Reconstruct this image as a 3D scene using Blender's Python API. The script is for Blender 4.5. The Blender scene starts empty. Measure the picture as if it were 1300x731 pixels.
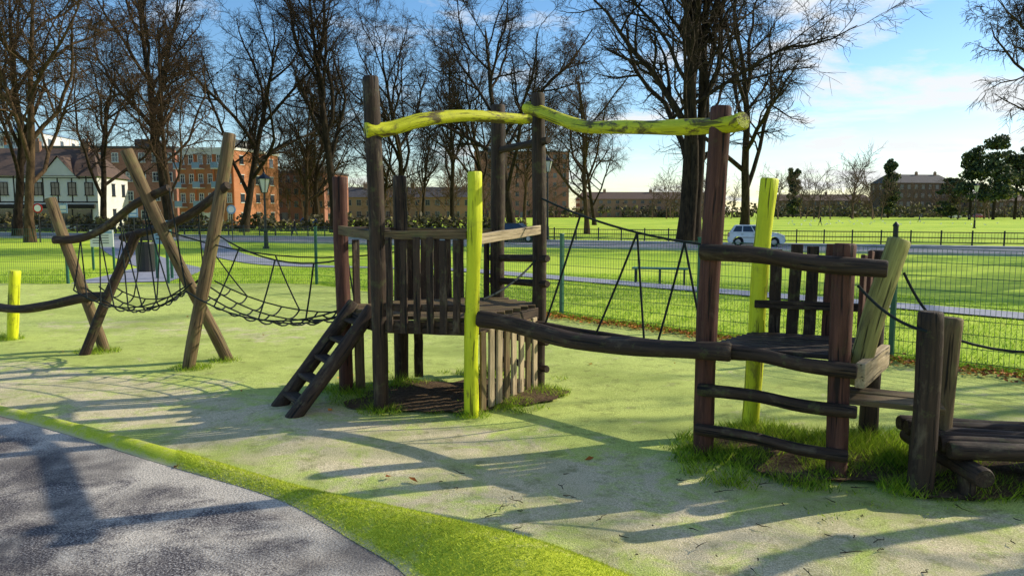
import bpy, math, random
import numpy as np
from mathutils import Vector, Matrix
R=math.radians
sc=bpy.context.scene
sc.view_settings.view_transform='Standard'
sc.view_settings.look='None'
sc.view_settings.exposure=0
COL=sc.collection

# ------------------------------------------------------------------ helpers
def empty(name,loc=(0,0,0),rz=0):
    e=bpy.data.objects.new(name,None); e.location=loc; e.rotation_euler=(0,0,rz)
    e.empty_display_size=.2
    COL.objects.link(e); return e

class M:
    """mesh accumulator"""
    def __init__(s): s.v=[];s.f=[];s.m=[];s.lc=[]
    def add(s,vs,fs,mi=0,lc=None):
        o=len(s.v); s.v.extend([tuple(a) for a in vs])
        s.lc.extend([tuple(a) for a in (lc if lc is not None else vs)])
        for f in fs: s.f.append(tuple(i+o for i in f)); s.m.append(mi)
    def box(s,c,size,mi=0,rz=0,mat=None):
        x,y,z=[a/2 for a in size]
        vs=[Vector((i*x,j*y,k*z)) for k in(-1,1) for j in(-1,1) for i in(-1,1)]
        lc=[tuple(a) for a in vs]
        Rm=Matrix.Rotation(rz,3,'Z') if mat is None else mat
        vs=[Rm@a+Vector(c) for a in vs]
        s.add(vs,[(0,2,3,1),(4,5,7,6),(0,1,5,4),(2,6,7,3),(0,4,6,2),(1,3,7,5)],mi,lc)
    def tube(s,pts,rad,n=8,mi=0,cap=True,capmi=None,rng=None,rough=0,capdip=None):
        pts=[Vector(p) for p in pts]; k=len(pts)
        if isinstance(rad,(int,float)): rad=[rad]*k
        vs=[];lc=[];L=0;ref=None
        ph=[rng.uniform(0,6.28) for _ in range(4)] if rng else [0]*4
        for i,p in enumerate(pts):
            d=(pts[min(i+1,k-1)]-pts[max(i-1,0)])
            if d.length<1e-9: d=Vector((0,0,1))
            d.normalize()
            if ref is None: ref=Vector((1,0,0)) if abs(d.x)<.8 else Vector((0,1,0))
            a=(ref-d*ref.dot(d)).normalized(); ref=a; b=d.cross(a)
            if i: L+=(p-pts[i-1]).length
            for j in range(n):
                t=2*math.pi*j/n; r=rad[i]
                if rough: r*=1+rough*(math.sin(2*t+ph[0]+L*1.3)*.5+math.sin(3*t+ph[1]-L*2.1)*.4+math.sin(5*t+ph[2]+L*5)*.25+math.sin(L*9+ph[3])*.3)
                vs.append(p+a*(math.cos(t)*r)+b*(math.sin(t)*r))
                lc.append((math.cos(t)*rad[0],math.sin(t)*rad[0],L))
        fs=[]
        for i in range(k-1):
            for j in range(n):
                j2=(j+1)%n; fs.append((i*n+j,i*n+j2,(i+1)*n+j2,(i+1)*n+j))
        s.add(vs,fs,mi,lc)
        if cap:
            cm=mi if capmi is None else capmi
            e0=vs[:n][::-1]; e1=vs[-n:]
            s.add(e0,[tuple(range(n))],cm,[(a[0]*3,a[1]*3,a[2]) for a in lc[:n]][::-1])
            s.add(e1,[tuple(range(n))],cm,[(a[0]*3,a[1]*3,a[2]) for a in lc[-n:]])
    def build(s,name,mats,parent=None,smooth=False,bevel=0,autosm=None):
        me=bpy.data.meshes.new(name)
        me.from_pydata(s.v,[],s.f)
        for m in mats: me.materials.append(m)
        if len(mats)>1: me.polygons.foreach_set('material_index',s.m)
        at=me.attributes.new('lc','FLOAT_VECTOR','POINT')
        at.data.foreach_set('vector',np.array(s.lc,dtype=np.float32).ravel())
        if smooth:
            me.polygons.foreach_set('use_smooth',[len(f)==4 for f in s.f])
        me.update()
        ob=bpy.data.objects.new(name,me); COL.objects.link(ob)
        if parent: ob.parent=parent
        if bevel:
            b=ob.modifiers.new('bevel','BEVEL'); b.width=bevel; b.segments=2; b.limit_method='ANGLE'
        return ob

def catmull(P,n):
    P=[Vector(p) for p in P]; out=[]
    if len(P)==2: return [P[0].lerp(P[1],i/n) for i in range(n+1)]
    Q=[P[0]*2-P[1]]+P+[P[-1]*2-P[-2]]; segs=len(P)-1
    for i in range(n+1):
        u=i/n*segs; k=min(int(u),segs-1); t=u-k
        a,b,c,d=Q[k:k+4]
        out.append(.5*((2*b)+(c-a)*t+(2*a-5*b+4*c-d)*t*t+(3*b-a-3*c+d)*t**3))
    return out

# ------------------------------------------------------------------ materials
class NT:
    def __init__(s,name):
        s.mat=bpy.data.materials.new(name); s.mat.use_nodes=True
        s.t=s.mat.node_tree; s.b=s.t.nodes['Principled BSDF']; s.out=s.t.nodes['Material Output']
    def n(s,typ,**k):
        nd=s.t.nodes.new(typ)
        for a,b in k.items(): setattr(nd,a,b)
        return nd
    def l(s,a,b): s.t.links.new(a,b)
    def mapping(s,src,scale):
        m=s.n('ShaderNodeMapping'); m.inputs['Scale'].default_value=scale; s.l(src,m.inputs['Vector']); return m.outputs[0]
    def noise(s,vec,scale,detail=4,rough=.6,dist=0):
        nd=s.n('ShaderNodeTexNoise'); nd.inputs['Scale'].default_value=scale; nd.inputs['Detail'].default_value=min(detail,5)
        nd.inputs['Roughness'].default_value=rough; nd.inputs['Distortion'].default_value=dist
        s.l(vec,nd.inputs['Vector']); return nd.outputs['Fac']
    def ramp(s,fac,stops):
        r=s.n('ShaderNodeValToRGB'); e=r.color_ramp.elements
        while len(e)>1: e.remove(e[-1])
        e[0].position=stops[0][0]; c=stops[0][1]; e[0].color=(*c,1) if len(c)==3 else c
        for p,c in stops[1:]:
            x=e.new(p); x.color=(*c,1)
        s.l(fac,r.inputs[0]); return r.outputs[0]
    def mix(s,f,a,b,bt='MIX'):
        m=s.n('ShaderNodeMix',data_type='RGBA',blend_type=bt)
        for val,idx in((f,0),(a,6),(b,7)):
            if isinstance(val,(int,float)): m.inputs[idx].default_value=val
            elif isinstance(val,tuple): m.inputs[idx].default_value=(*val,1)
            else: s.l(val,m.inputs[idx])
        return m.outputs[2]
    def bump(s,h,strength=.4,dist=.01):
        b=s.n('ShaderNodeBump'); b.inputs['Strength'].default_value=strength; b.inputs['Distance'].default_value=dist
        s.l(h,b.inputs['Height']); s.l(b.outputs[0],s.b.inputs['Normal'])
    def fin(s,col,rough=.8,spec=.3):
        if isinstance(col,tuple): s.b.inputs['Base Color'].default_value=(*col,1)
        else: s.l(col,s.b.inputs['Base Color'])
        if isinstance(rough,(int,float)): s.b.inputs['Roughness'].default_value=rough
        else: s.l(rough,s.b.inputs['Roughness'])
        s.b.inputs['Specular IOR Level'].default_value=spec
        return s.mat
K=(0,0,0);W=(1,1,1)
def plain(name,c,c2=None,scale=3,rough=.7,spec=.4,metal=0):
    t=NT(name); tc=t.n('ShaderNodeTexCoord')
    c2=c2 or tuple(x*.7 for x in c)
    f=t.noise(tc.outputs['Object'],scale)
    t.b.inputs['Metallic'].default_value=metal
    return t.fin(t.ramp(f,[(.3,c2),(.7,c)]),rough,spec)
def wood(name,dark,light,patch=None,pamt=.6,plo=.5,phi=.62,rough=.75,moss=0):
    t=NT(name); a=t.n('ShaderNodeAttribute',attribute_name='lc'); oi=t.n('ShaderNodeObjectInfo')
    ad=t.n('ShaderNodeVectorMath',operation='MULTIPLY_ADD')
    t.l(oi.outputs['Random'],ad.inputs[0]); ad.inputs[1].default_value=(13,17,19); t.l(a.outputs['Vector'],ad.inputs[2])
    v=ad.outputs[0]
    g=t.noise(t.mapping(v,(28,28,1.6)),1.6,5,.65,.6)
    big=t.noise(t.mapping(v,(5,5,1.8)),1.3,3,.6)
    crack=t.noise(t.mapping(v,(22,22,.9)),2.2,3,.5,.3)
    col=t.ramp(g,[(.3,dark),(.55,tuple((x+y)/2 for x,y in zip(dark,light))),(.75,light)])
    col=t.mix(t.ramp(big,[(.35,(.25,)*3),(.65,K)]),col,tuple(x*.45 for x in dark))
    if patch: 
        pf=t.noise(t.mapping(v,(7,7,2.4)),1.5,5,.7,.4)
        col=t.mix(t.ramp(pf,[(plo,K),(phi,(pamt,)*3)]),col,patch)
    if moss:
        mf=t.noise(v,9,5,.75)
        col=t.mix(t.ramp(mf,[(.56,K),(.66,(moss,)*3)]),col,(.11,.13,.035))
    ck=t.ramp(crack,[(.60,K),(.66,W)])
    col=t.mix(ck,col,tuple(x*.25 for x in dark))
    h=t.mix(.5,g,t.mix(ck,W,K))
    t.bump(h,.8,.014)
    return t.fin(col,rough,.35)
WD=wood('dark_timber',(.017,.010,.007),(.095,.055,.033),(.17,.13,.08),.6,.54,.68,moss=.4)
WR=wood('red_brown_timber',(.052,.018,.012),(.18,.07,.045),(.21,.13,.085),.4,.58,.7,moss=.15)
WB=wood('weathered_brown_timber',(.065,.040,.018),(.29,.19,.09),(.19,.18,.06),.5,.5,.66,moss=.3)
WY=wood('yellow_painted_timber',(.64,.68,.012),(.86,.90,.03),(.20,.18,.02),.8,.58,.68,.55,moss=.25)
WY2=wood('worn_yellow_timber',(.48,.48,.012),(.88,.86,.03),(.09,.055,.02),.95,.49,.58,.55,moss=.2)
WG=wood('mossy_timber',(.20,.18,.05),(.55,.50,.16),(.15,.11,.05),.7,.55,.7)
WP=wood('pale_plank',(.34,.25,.14),(.70,.56,.36),(.14,.10,.06),.6,.56,.7,moss=.15)  # palest plank colour, with darker grain and patches
WE=wood('end_grain',(.20,.15,.08),(.42,.34,.2))
ROPE=plain('rope_mat',(.02,.028,.026),(.008,.012,.012),60,.8,.3)
GREEN=plain('green_powder_coat',(.02,.12,.075),(.012,.08,.05),8,.4,.5)
BLACK=plain('black_iron',(.012,.013,.014),(.006,.007,.008),5,.45,.5)
def bark(name,c,l):
    t=NT(name); tc=t.n('ShaderNodeTexCoord')
    f=t.noise(t.mapping(tc.outputs['Object'],(1.6,1.6,.5)),2.5,4,.7)
    return t.fin(t.ramp(f,[(.35,c),(.7,l)]),.9,.15)
BARK=bark('plane_bark',(.014,.010,.007),(.070,.048,.028))
BARK2=bark('pale_bark',(.03,.019,.011),(.13,.082,.044))
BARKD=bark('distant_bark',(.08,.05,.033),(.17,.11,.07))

# grass turf
def turf(name,c1,c2,c3):
    t=NT(name); tc=t.n('ShaderNodeTexCoord'); v=tc.outputs['Object']
    f1=t.noise(v,.09,5,.65); f2=t.noise(v,1.6,5,.78); f3=t.noise(v,22,4,.75)
    c=t.ramp(f2,[(.3,c1),(.65,c2)])
    c=t.mix(t.ramp(f1,[(.40,K),(.56,(.85,)*3)]),c,c3)
    c=t.mix(.45,c,t.ramp(f3,[(.34,tuple(x*.35 for x in c1)),(.66,tuple(min(1,x*1.6) for x in c2))]))
    return t.fin(c,.9,.1)
TURF=turf('turf',(.16,.29,.022),(.42,.58,.045),(.66,.74,.09))
def blade(name,a,b,tr=.45):
    t=NT(name); at=t.n('ShaderNodeAttribute',attribute_name='rnd')
    c=t.ramp(at.outputs['Fac'],[(0,a),(.8,b),(1,(.38,.34,.10))])
    t.fin(c,.7,.25)
    tl=t.n('ShaderNodeBsdfTranslucent'); t.l(c,tl.inputs[0])
    mx=t.n('ShaderNodeMixShader'); mx.inputs[0].default_value=tr
    t.l(t.b.outputs[0],mx.inputs[1]); t.l(tl.outputs[0],mx.inputs[2]); t.l(mx.outputs[0],t.out.inputs[0])
    return t.mat
BLADE=blade('grass_blades_mat',(.08,.19,.012),(.44,.62,.045))
PILE=blade('turf_pile_mat',(.30,.36,.02),(.80,.90,.09),.3)
TUFT=blade('tuft_blades_mat',(.06,.15,.010),(.50,.66,.04))
t=NT('fallen_leaf_mat'); at=t.n('ShaderNodeAttribute',attribute_name='rnd')
LEAFM=t.fin(t.ramp(at.outputs['Fac'],[(0,(.08,.03,.01)),(.5,(.48,.15,.02)),(1,(.72,.32,.05))]),.7,.2)

# ------------------------------------------------------------------ terrain
def sm(t): 
    t=np.clip(t,0,1); return t*t*(3-2*t)
def sdist(x,y): return np.maximum(.7*x+.714*y-9.3, y-17.6)
def tz(x,y): return -.03-.77*sm((sdist(x,y)-1.)/18.)
def grid_obj(name,xs,ys,zf,mat):
    X,Y=np.meshgrid(xs,ys); Z=zf(X,Y); nx=len(xs)
    v=np.stack([X.ravel(),Y.ravel(),Z.ravel()],1)
    fs=[(j*nx+i,j*nx+i+1,(j+1)*nx+i+1,(j+1)*nx+i) for j in range(len(ys)-1) for i in range(nx-1)]
    me=bpy.data.meshes.new(name); me.from_pydata(v.tolist(),[],fs); me.materials.append(mat)
    me.polygons.foreach_set('use_smooth',[True]*len(fs))
    ob=bpy.data.objects.new(name,me); COL.objects.link(ob); return ob
xs=np.concatenate([[-1600,-1000,-600,-350,-200,-120,-80],np.arange(-60,60.1,1.),[80,120,200,350,600,1000,1600]])
ys=np.concatenate([[-300,-120,-60],np.arange(-30,70.1,1.),[80,100,140,200,300,500,900,1500,2200]])
grid_obj('ground',xs,ys,tz,TURF)

# rubber playground surface
t=NT('rubber_surface_mat'); tc=t.n('ShaderNodeTexCoord'); v=tc.outputs['Object']
at=t.n('ShaderNodeAttribute',attribute_name='dust')
fine=t.noise(v,120,2,.7); mid=t.noise(v,2.4,5,.75,.5); big=t.noise(v,.75,4,.65)
grn=t.ramp(fine,[(.32,(.29,.36,.06)),(.68,(.76,.84,.25))])
dst=t.ramp(fine,[(.32,(.42,.34,.19)),(.68,(.95,.82,.54))])
ma=t.n('ShaderNodeMath',operation='MULTIPLY_ADD'); t.l(mid,ma.inputs[0]); ma.inputs[1].default_value=3.0; ma.inputs[2].default_value=-1.5
m2=t.n('ShaderNodeMath',operation='ADD'); t.l(ma.outputs[0],m2.inputs[0]); t.l(at.outputs['Fac'],m2.inputs[1])
c=t.mix(t.ramp(m2.outputs[0],[(.25,K),(.8,W)]),grn,dst)
c=t.mix(t.ramp(big,[(.46,K),(.64,(.55,)*3)]),c,(.27,.33,.07))
c=t.mix(t.ramp(t.noise(v,5.5,5,.82),[(.52,K),(.66,(.6,)*3)]),c,(.20,.205,.06))
t.bump(fine,.7,.012)
RUB=t.fin(c,.9,.15)
def seg_d(x,y,P):
    d=np.full_like(x,1e9)
    for (ax,ay),(bx,by) in zip(P[:-1],P[1:]):
        dx,dy=bx-ax,by-ay; tt=np.clip(((x-ax)*dx+(y-ay)*dy)/(dx*dx+dy*dy),0,1)
        d=np.minimum(d,np.hypot(x-ax-tt*dx,y-ay-tt*dy))
    return d
def rz_(x,y): return .014*np.sin(x*1.1+.5)*np.sin(y*.9)+.008*np.sin(x*3.1+y*2.2)-.008
ob=grid_obj('playground_surface',np.arange(-15,12.01,.15),np.arange(-6,17.6,.15),rz_,RUB)
import bmesh
bm=bmesh.new(); bm.from_mesh(ob.data)
bmesh.ops.bisect_plane(bm,geom=bm.verts[:]+bm.edges[:]+bm.faces[:],plane_co=(0,(9.3-.2)/.714,0),plane_no=(.7,.714,0),clear_outer=True)
bm.to_mesh(ob.data); bm.free()
co=np.zeros(len(ob.data.vertices)*3); ob.data.vertices.foreach_get('co',co); co=co.reshape(-1,3)
d=seg_d(co[:,0],co[:,1],[(-9,8.6),(-4.2,6.9),(-1.8,5.7),(0,4.7),(1.2,3.8),(4,2.6)])
dust=.80-sm((d-.15)/1.2)*.80
d2=seg_d(co[:,0],co[:,1],[(4.3,5.2),(5.2,5.9)]); dust=np.maximum(dust,.55-sm((d2-.2)/1.3)*.55)
d3=seg_d(co[:,0],co[:,1],[(-6.5,11.2),(-3.2,10.2)]); dust=np.maximum(dust,.4-sm((d3-.1)/1.)*.4)
a=ob.data.attributes.new('dust','FLOAT','POINT'); a.data.foreach_set('value',dust.astype(np.float32))

# asphalt foreground
A=catmull([(-14,9.9,0),(-10,8.7,0),(-6.8,7.25,0),(-4.25,6.0,0),(-2.39,4.85,0),(-1.4,4.23,0),(-.81,3.65,0),(-.5,3.3,0),(-.2,2.7,0),(.0,1.8,0),(.1,-3,0)],80)
B=catmull([(-14,10.2,0),(-10,9.0,0),(-6.8,7.5,0),(-4.41,6.27,0),(-2.55,5.2,0),(-1.2,4.36,0),(-.213,3.85,0),(.56,3.3,0),(1.1,2.6,0),(1.3,1.6,0),(1.5,-3,0)],80)
t=NT('worn_asphalt_mat'); tc=t.n('ShaderNodeTexCoord'); v=tc.outputs['Object']
fine=t.noise(v,85,3,.75); mid=t.noise(v,2.3,5,.75,.6); big=t.noise(v,.9,3,.6)
at=t.n('ShaderNodeAttribute',attribute_name='edge')
base=t.ramp(fine,[(.38,(.032,.026,.028)),(.50,(.11,.095,.098)),(.62,(.42,.39,.37)),(.72,(.8,.75,.7))])
dus=t.ramp(fine,[(.35,(.22,.19,.16)),(.6,(.80,.72,.62))])
s1=t.n('ShaderNodeMath',operation='ADD'); t.l(mid,s1.inputs[0]); t.l(at.outputs['Fac'],s1.inputs[1])
c=t.mix(t.ramp(s1.outputs[0],[(.47,K),(.66,(.9,)*3)]),base,dus)
c=t.mix(t.ramp(big,[(.42,(.7,)*3),(.54,K)]),c,(.048,.04,.046))
t.bump(fine,.9,.01)
ASPH=t.fin(c,.85,.3)
me=bpy.data.meshes.new('asphalt_path'); vs=[];fs=[];ed=[]
offs=[0,.06,.15,.3,.6,1.0,1.6,2.6,4,9]
n=len(offs)
for i,p in enumerate(A):
    for k,o in enumerate(offs):
        q=p+Vector((-.45,-.9,0))*o
        vs.append((q.x,q.y,.012)); ed.append(.34*math.exp(-o/.22)+.02)
for i in range(80):
    for k in range(n-1):
        fs.append((i*n+k,i*n+k+1,(i+1)*n+k+1,(i+1)*n+k))
me.from_pydata(vs,[],fs); me.materials.append(ASPH)
a=me.attributes.new('edge','FLOAT','POINT'); a.data.foreach_set('value',np.array(ed,dtype=np.float32))
COL.objects.link(bpy.data.objects.new('asphalt_path',me))
# green mound
t=NT('green_turf_mat'); tc=t.n('ShaderNodeTexCoord'); v=tc.outputs['Object']
fine=t.noise(v,130,3,.8); mid=t.noise(v,5,5,.75)
at=t.n('ShaderNodeAttribute',attribute_name='edge')
c=t.ramp(fine,[(.3,(.36,.44,.015)),(.7,(.84,.92,.09))])
s1=t.n('ShaderNodeMath',operation='ADD'); t.l(mid,s1.inputs[0]); t.l(at.outputs['Fac'],s1.inputs[1])
c=t.mix(t.ramp(s1.outputs[0],[(.55,K),(.82,(.85,)*3)]),c,(.72,.64,.38))
t.bump(fine,1.,.012)
GT=t.fin(c,.9,.15)
vs=[];fs=[];ed=[];n=15
def mz(u,w): return .014+min(.15,.15*w)*math.sin(math.pi*u)**1.2
for i in range(81):
    a_,b_=A[i],B[i]; w=(b_-a_).length
    for k in range(n):
        u=k/(n-1); q=a_.lerp(b_,u)
        vs.append((q.x,q.y,mz(u,w))); ed.append(.45*max(math.exp(-u*w/.04),math.exp(-(1-u)*w/.13)))
for i in range(80):
    for k in range(n-1): fs.append((i*n+k,(i+1)*n+k,(i+1)*n+k+1,i*n+k+1))
me=bpy.data.meshes.new('green_mound'); me.from_pydata(vs,[],fs); me.materials.append(GT)
me.polygons.foreach_set('use_smooth',[True]*len(fs))
a=me.attributes.new('edge','FLOAT','POINT'); a.data.foreach_set('value',np.array(ed,dtype=np.float32))
COL.objects.link(bpy.data.objects.new('green_mound',me))

# soil patches
t=NT('soil_mat'); tc=t.n('ShaderNodeTexCoord'); v=tc.outputs['Object']
f=t.noise(v,30,5,.8); t.bump(f,1,.03)
SOIL=t.fin(t.ramp(f,[(.35,(.05,.032,.02)),(.6,(.19,.125,.07)),(.75,(.36,.27,.16))]),.95,.1)
def patch(cx,cy,rx,ry,rot,seed,name='soil_patch'):
    rg=random.Random(seed); ph=[rg.uniform(0,6.28) for _ in range(4)]
    m=M(); N=64; rings=7; vs=[]
    for k in range(rings+1):
        for i in range(N):
            a=2*math.pi*i/N; rr=(1+.13*math.sin(2*a+ph[0])+.1*math.sin(5*a+ph[1])+.06*math.sin(9*a+ph[2])+.04*math.sin(17*a+ph[3]))
            u=k/rings; x=rx*rr*u*math.cos(a); y=ry*rr*u*math.sin(a)
            vs.append((cx+x*math.cos(rot)-y*math.sin(rot),cy+x*math.sin(rot)+y*math.cos(rot),.014+.035*(1-u*u)+rg.uniform(-.006,.006)*(u<1)))
    fs=[(k*N+i,k*N+(i+1)%N,(k+1)*N+(i+1)%N,(k+1)*N+i) for k in range(rings) for i in range(N)]
    m.add(vs,fs); m.build(name,[SOIL],smooth=True)
patch(-.5,6.75,.85,.68,.2,3)
patch(2.05,5.05,.75,.5,-.2,5)
patch(3.3,4.55,.95,.42,0,7)

# road, kerbs, path
def strip(name,P,w,mat,dz,n=60,zf=None):
    P=catmull([(*p,0) for p in P],n); m=M(); vs=[]
    for i,p in enumerate(P):
        dn=(P[min(i+1,n)]-P[max(i-1,0)]).normalized(); nr=Vector((-dn.y,dn.x,0))
        for s in (-.5,-.25,0,.25,.5):
            q=p+nr*w*s; vs.append((q.x,q.y,float(tz(q.x,q.y))+dz))
    fs=[(i*5+k,(i+1)*5+k,(i+1)*5+k+1,i*5+k+1) for i in range(n) for k in range(4)]
    m.add(vs,fs); return m.build(name,[mat],smooth=True)
ROAD=plain('road_asphalt',(.22,.22,.25),(.14,.145,.165),1.5,.75,.4)
PATH=plain('path_asphalt',(.37,.37,.43),(.22,.22,.26),4,.7,.4)
KERB=plain('kerb_concrete',(.45,.44,.42),(.3,.3,.28),2,.85)
WHITE=plain('white_paint',(.8,.8,.78),(.65,.65,.62),4,.5)
strip('footpath',[(22,.5),(13.5,9.2),(9.4,13.4),(5,17.7),(1.1,21.6),(-6,29),(-16,42),(-25,62)],1.9,PATH,.03,120)
strip('footpath',[(-9.5,17.9),(-10.5,22),(-15,32),(-24,46),(-36,66)],2.2,PATH,.02,60)
def rl(x,off): return (x,off-.38*x)
strip('road',[rl(-220,57),rl(0,57),rl(220,57)],9.4,ROAD,.02,120)
for off in (52.,62.):
    m=M(); ang=math.atan(-.38)
    m.box((0,off,-.8+.06),(480,.18,.16),0,rz=ang); m.build('road_kerb',[KERB])
m=M(); ang=math.atan(-.38)
for i in range(-40,41):
    x=i*4.5; m.box((x,57-.38*x,-.8+.0265),(2,.12,.005),0,rz=ang)
m.build('road_marking',[WHITE])
strip('pavement',[rl(-220,64.2),rl(0,64.2),rl(220,64.2)],3.2,PATH,.05,100)

# ------------------------------------------------------------------ blades, leaves
def tri_mesh(name,base,h,w,lean,mat,rnd):
    N=len(base); th=np.random.rand(N)*6.283
    dx=np.cos(th)*w/2; dy=np.sin(th)*w/2
    la=np.random.rand(N)*6.283
    v=np.zeros((N,3,3)); v[:,0]=base; v[:,1]=base; v[:,2]=base
    v[:,0,0]-=dx; v[:,0,1]-=dy; v[:,1,0]+=dx; v[:,1,1]+=dy
    v[:,2,0]+=np.cos(la)*lean*h; v[:,2,1]+=np.sin(la)*lean*h; v[:,2,2]+=h
    me=bpy.data.meshes.new(name); me.vertices.add(N*3); me.vertices.foreach_set('co',v.ravel())
    me.loops.add(N*3); me.loops.foreach_set('vertex_index',np.arange(N*3,dtype=np.int32))
    me.polygons.add(N); me.polygons.foreach_set('loop_start',np.arange(0,N*3,3,dtype=np.int32)); me.polygons.foreach_set('loop_total',np.full(N,3,dtype=np.int32))
    me.update(calc_edges=True); me.materials.append(mat)
    a=me.attributes.new('rnd','FLOAT','POINT'); a.data.foreach_set('value',np.repeat(rnd,3).astype(np.float32))
    ob=bpy.data.objects.new(name,me); COL.objects.link(ob); return ob
np.random.seed(4)
N=120000
s=.02+12*np.random.rand(N)**1.7; al=-16+34*np.random.rand(N)
x=.714*al+.7*(s+9.3); y=-.7*al+.714*(s+9.3)
N2=24000; x2=-15+11*np.random.rand(N2); y2=17.7+9*np.random.rand(N2)**1.5
x=np.concatenate([x,x2]); y=np.concatenate([y,y2])
clump=np.sin(x*2.3+np.sin(y*1.9)*2)*np.sin(y*2.7+np.sin(x*1.3)*2)
k=(sdist(x,y)>0)&(y>2)&(np.abs(x)<y*.85+2)&(np.random.rand(len(x))<.75+.35*clump)
dp=seg_d(x,y,[(22,.5),(13.5,9.2),(9.4,13.4),(5,17.7),(1.1,21.6),(-6,29),(-16,42)])
dp2=seg_d(x,y,[(-9.5,17.9),(-10.5,22),(-15,32)])
k&=(dp>1.)&(dp2>1.15)
x=x[k];y=y[k]; cl_=clump[k]; N=len(x)
tri_mesh('lawn_grass',np.stack([x,y,tz(x,y)-.005],1),(.03+.04*np.random.rand(N))*(1+.3*cl_),.008+.012*np.random.rand(N),.8,BLADE,np.clip(np.random.rand(N)*.8+.15*cl_+.1,0,1))
# artificial-turf pile on the mound
N=42000; ii=np.random.rand(N)*30+33; u=np.random.rand(N); bs=[];
for q,uu in zip(ii,u):
    i=int(q); f=q-i; i2=min(i+1,80)
    a_=A[i].lerp(A[i2],f); b_=B[i].lerp(B[i2],f); p=a_.lerp(b_,uu); bs.append((p.x,p.y,mz(uu,(b_-a_).length)-.003))
tri_mesh('turf_pile',np.array(bs),.006+.010*np.random.rand(N),np.full(N,.005),1.,PILE,.7*np.random.rand(N))
# tufts
def tufts(name,C):
    bs=[];hs=[];
    for cx,cy,r,n,h in C:
        rr=r*np.random.rand(n)**.6; a=np.random.rand(n)*6.283
        bs.append(np.stack([cx+rr*np.cos(a),cy+rr*np.sin(a)*.8,np.full(n,.002)],1)); hs.append(h*(.3+.7*np.random.rand(n))*(1.15-.6*(rr/r)**2))
    b=np.concatenate(bs);h=np.concatenate(hs)
    return tri_mesh(name,b,h,.005+.005*np.random.rand(len(b)),.75,TUFT,np.random.rand(len(b))**1.1)
T=[(-1.12,6.2,.22,400,.08),(-1.59,6.95,.25,500,.11),(-1.35,6.6,.35,500,.07),(-.33,6.05,.16,260,.07),(-.0,6.45,.2,350,.08),(.26,6.85,.3,700,.09),(-.1,6.3,.2,200,.07),(-1.1,7.1,.3,500,.14),(-.3,7.7,.3,500,.12),
 (-3.29,8.34,.2,250,.08),(-3.5,7.95,.24,450,.08),(-5.05,8.9,.28,500,.08),(-6.8,9.8,.25,400,.12),
 (1.345,5.06,.22,700,.11),(1.6,4.95,.25,1000,.10),(1.85,5.5,.35,1500,.13),(2.1,5.3,.35,1700,.14),(2.35,5.1,.4,2000,.14),(2.1,4.75,.25,900,.11),(2.6,5.25,.35,1600,.17),(2.6,4.8,.3,1300,.14),(2.45,4.4,.2,600,.11),(1.75,4.75,.3,500,.05),
 (2.9,4.4,.3,500,.10),(3.3,4.3,.3,700,.10),(3.6,4.6,.4,900,.12),(3.0,4.9,.3,800,.12),(4.1,4.5,.4,900,.12)]
rg=random.Random(2)
for i in range(90):
    T.append((rg.uniform(1.15,3.0),rg.uniform(4.4,5.6),.12,60,rg.uniform(.04,.13)))
for i in range(40):
    T.append((rg.uniform(-1.8,.5),rg.uniform(6.1,7.8),.1,40,rg.uniform(.03,.08)))
for i in range(26):
    T.append((rg.uniform(1.4,4.4),rg.uniform(3.95,4.4),.08,14,rg.uniform(.02,.05)))
tufts('grass_tufts',T)
N=16000; al=-13+27*np.random.rand(N); s=-.28+.34*np.random.rand(N)
x=.714*al+.7*(s+9.3); y=-.7*al+.714*(s+9.3); k=(y<17.6)&(y>3); x=x[k];y=y[k]
tri_mesh('grass_verge',np.stack([x,y,np.full(len(x),-.01)],1),.03+.05*np.random.rand(len(x)),np.full(len(x),.01),.7,BLADE,np.random.rand(len(x))*.6)
def leaves(name,P,zs,size):
    m=M(); rr=[]
    rg=random.Random(9)
    for (px,py),pz in zip(P,zs):
        a=rg.uniform(0,6.28); L=size*rg.uniform(.6,1.3); w=L*.6
        ti=rg.uniform(-.5,.5); R3=Matrix.Rotation(a,3,'Z')@Matrix.Rotation(ti,3,'X')@Matrix.Rotation(rg.uniform(-.4,.4),3,'Y')
        vs=[(-L/2,0,0),(-.1*L,-w/2,.006),(L/2,0,0),(-.1*L,w/2,.006),(0,0,-.004)]
        vs=[R3@Vector(q)+Vector((px,py,pz+.012)) for q in vs]
        m.add(vs,[(0,1,4),(1,2,4),(2,3,4),(3,0,4)]); rr+= [rg.random()]*5
    ob=m.build(name,[LEAFM]); a=ob.data.attributes.new('rnd','FLOAT','POINT'); a.data.foreach_set('value',np.array(rr,dtype=np.float32)); return ob
N=6500; al=-12+25*np.random.rand(N); s=-.3+.28*np.random.randn(N)*.5
x=.714*al+.7*(s+9.3); y=-.7*al+.714*(s+9.3); k=(y<17.5)&(y>3); 
x=x[k];y=y[k]
x=np.concatenate([x,-6+9*np.random.rand(36)]);y=np.concatenate([y,4+9*np.random.rand(36)])
leaves('fallen_leaves',list(zip(x,y)),[.012]*len(x),.06)
m=M(); rg=random.Random(21)
for i in range(60):
    cx=rg.uniform(-.6,3.); cy=rg.uniform(3.3,4.7); a=rg.gauss(0,1.2); L=rg.uniform(.01,.12)
    P=[(cx+u*L*math.cos(a)+rg.uniform(-.012,.012),cy+u*L*math.sin(a)+rg.uniform(-.012,.012),.012) for u in (0,.33,.66,1)]
    m.tube(P,[.003,.003,.002,.001],4)
    if L>.08: m.tube([P[1],(P[1][0]+rg.uniform(-.04,.04),P[1][1]+.04,.014)],[.002,.001],4)
m.build('fallen_twigs',[BARK])

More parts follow.
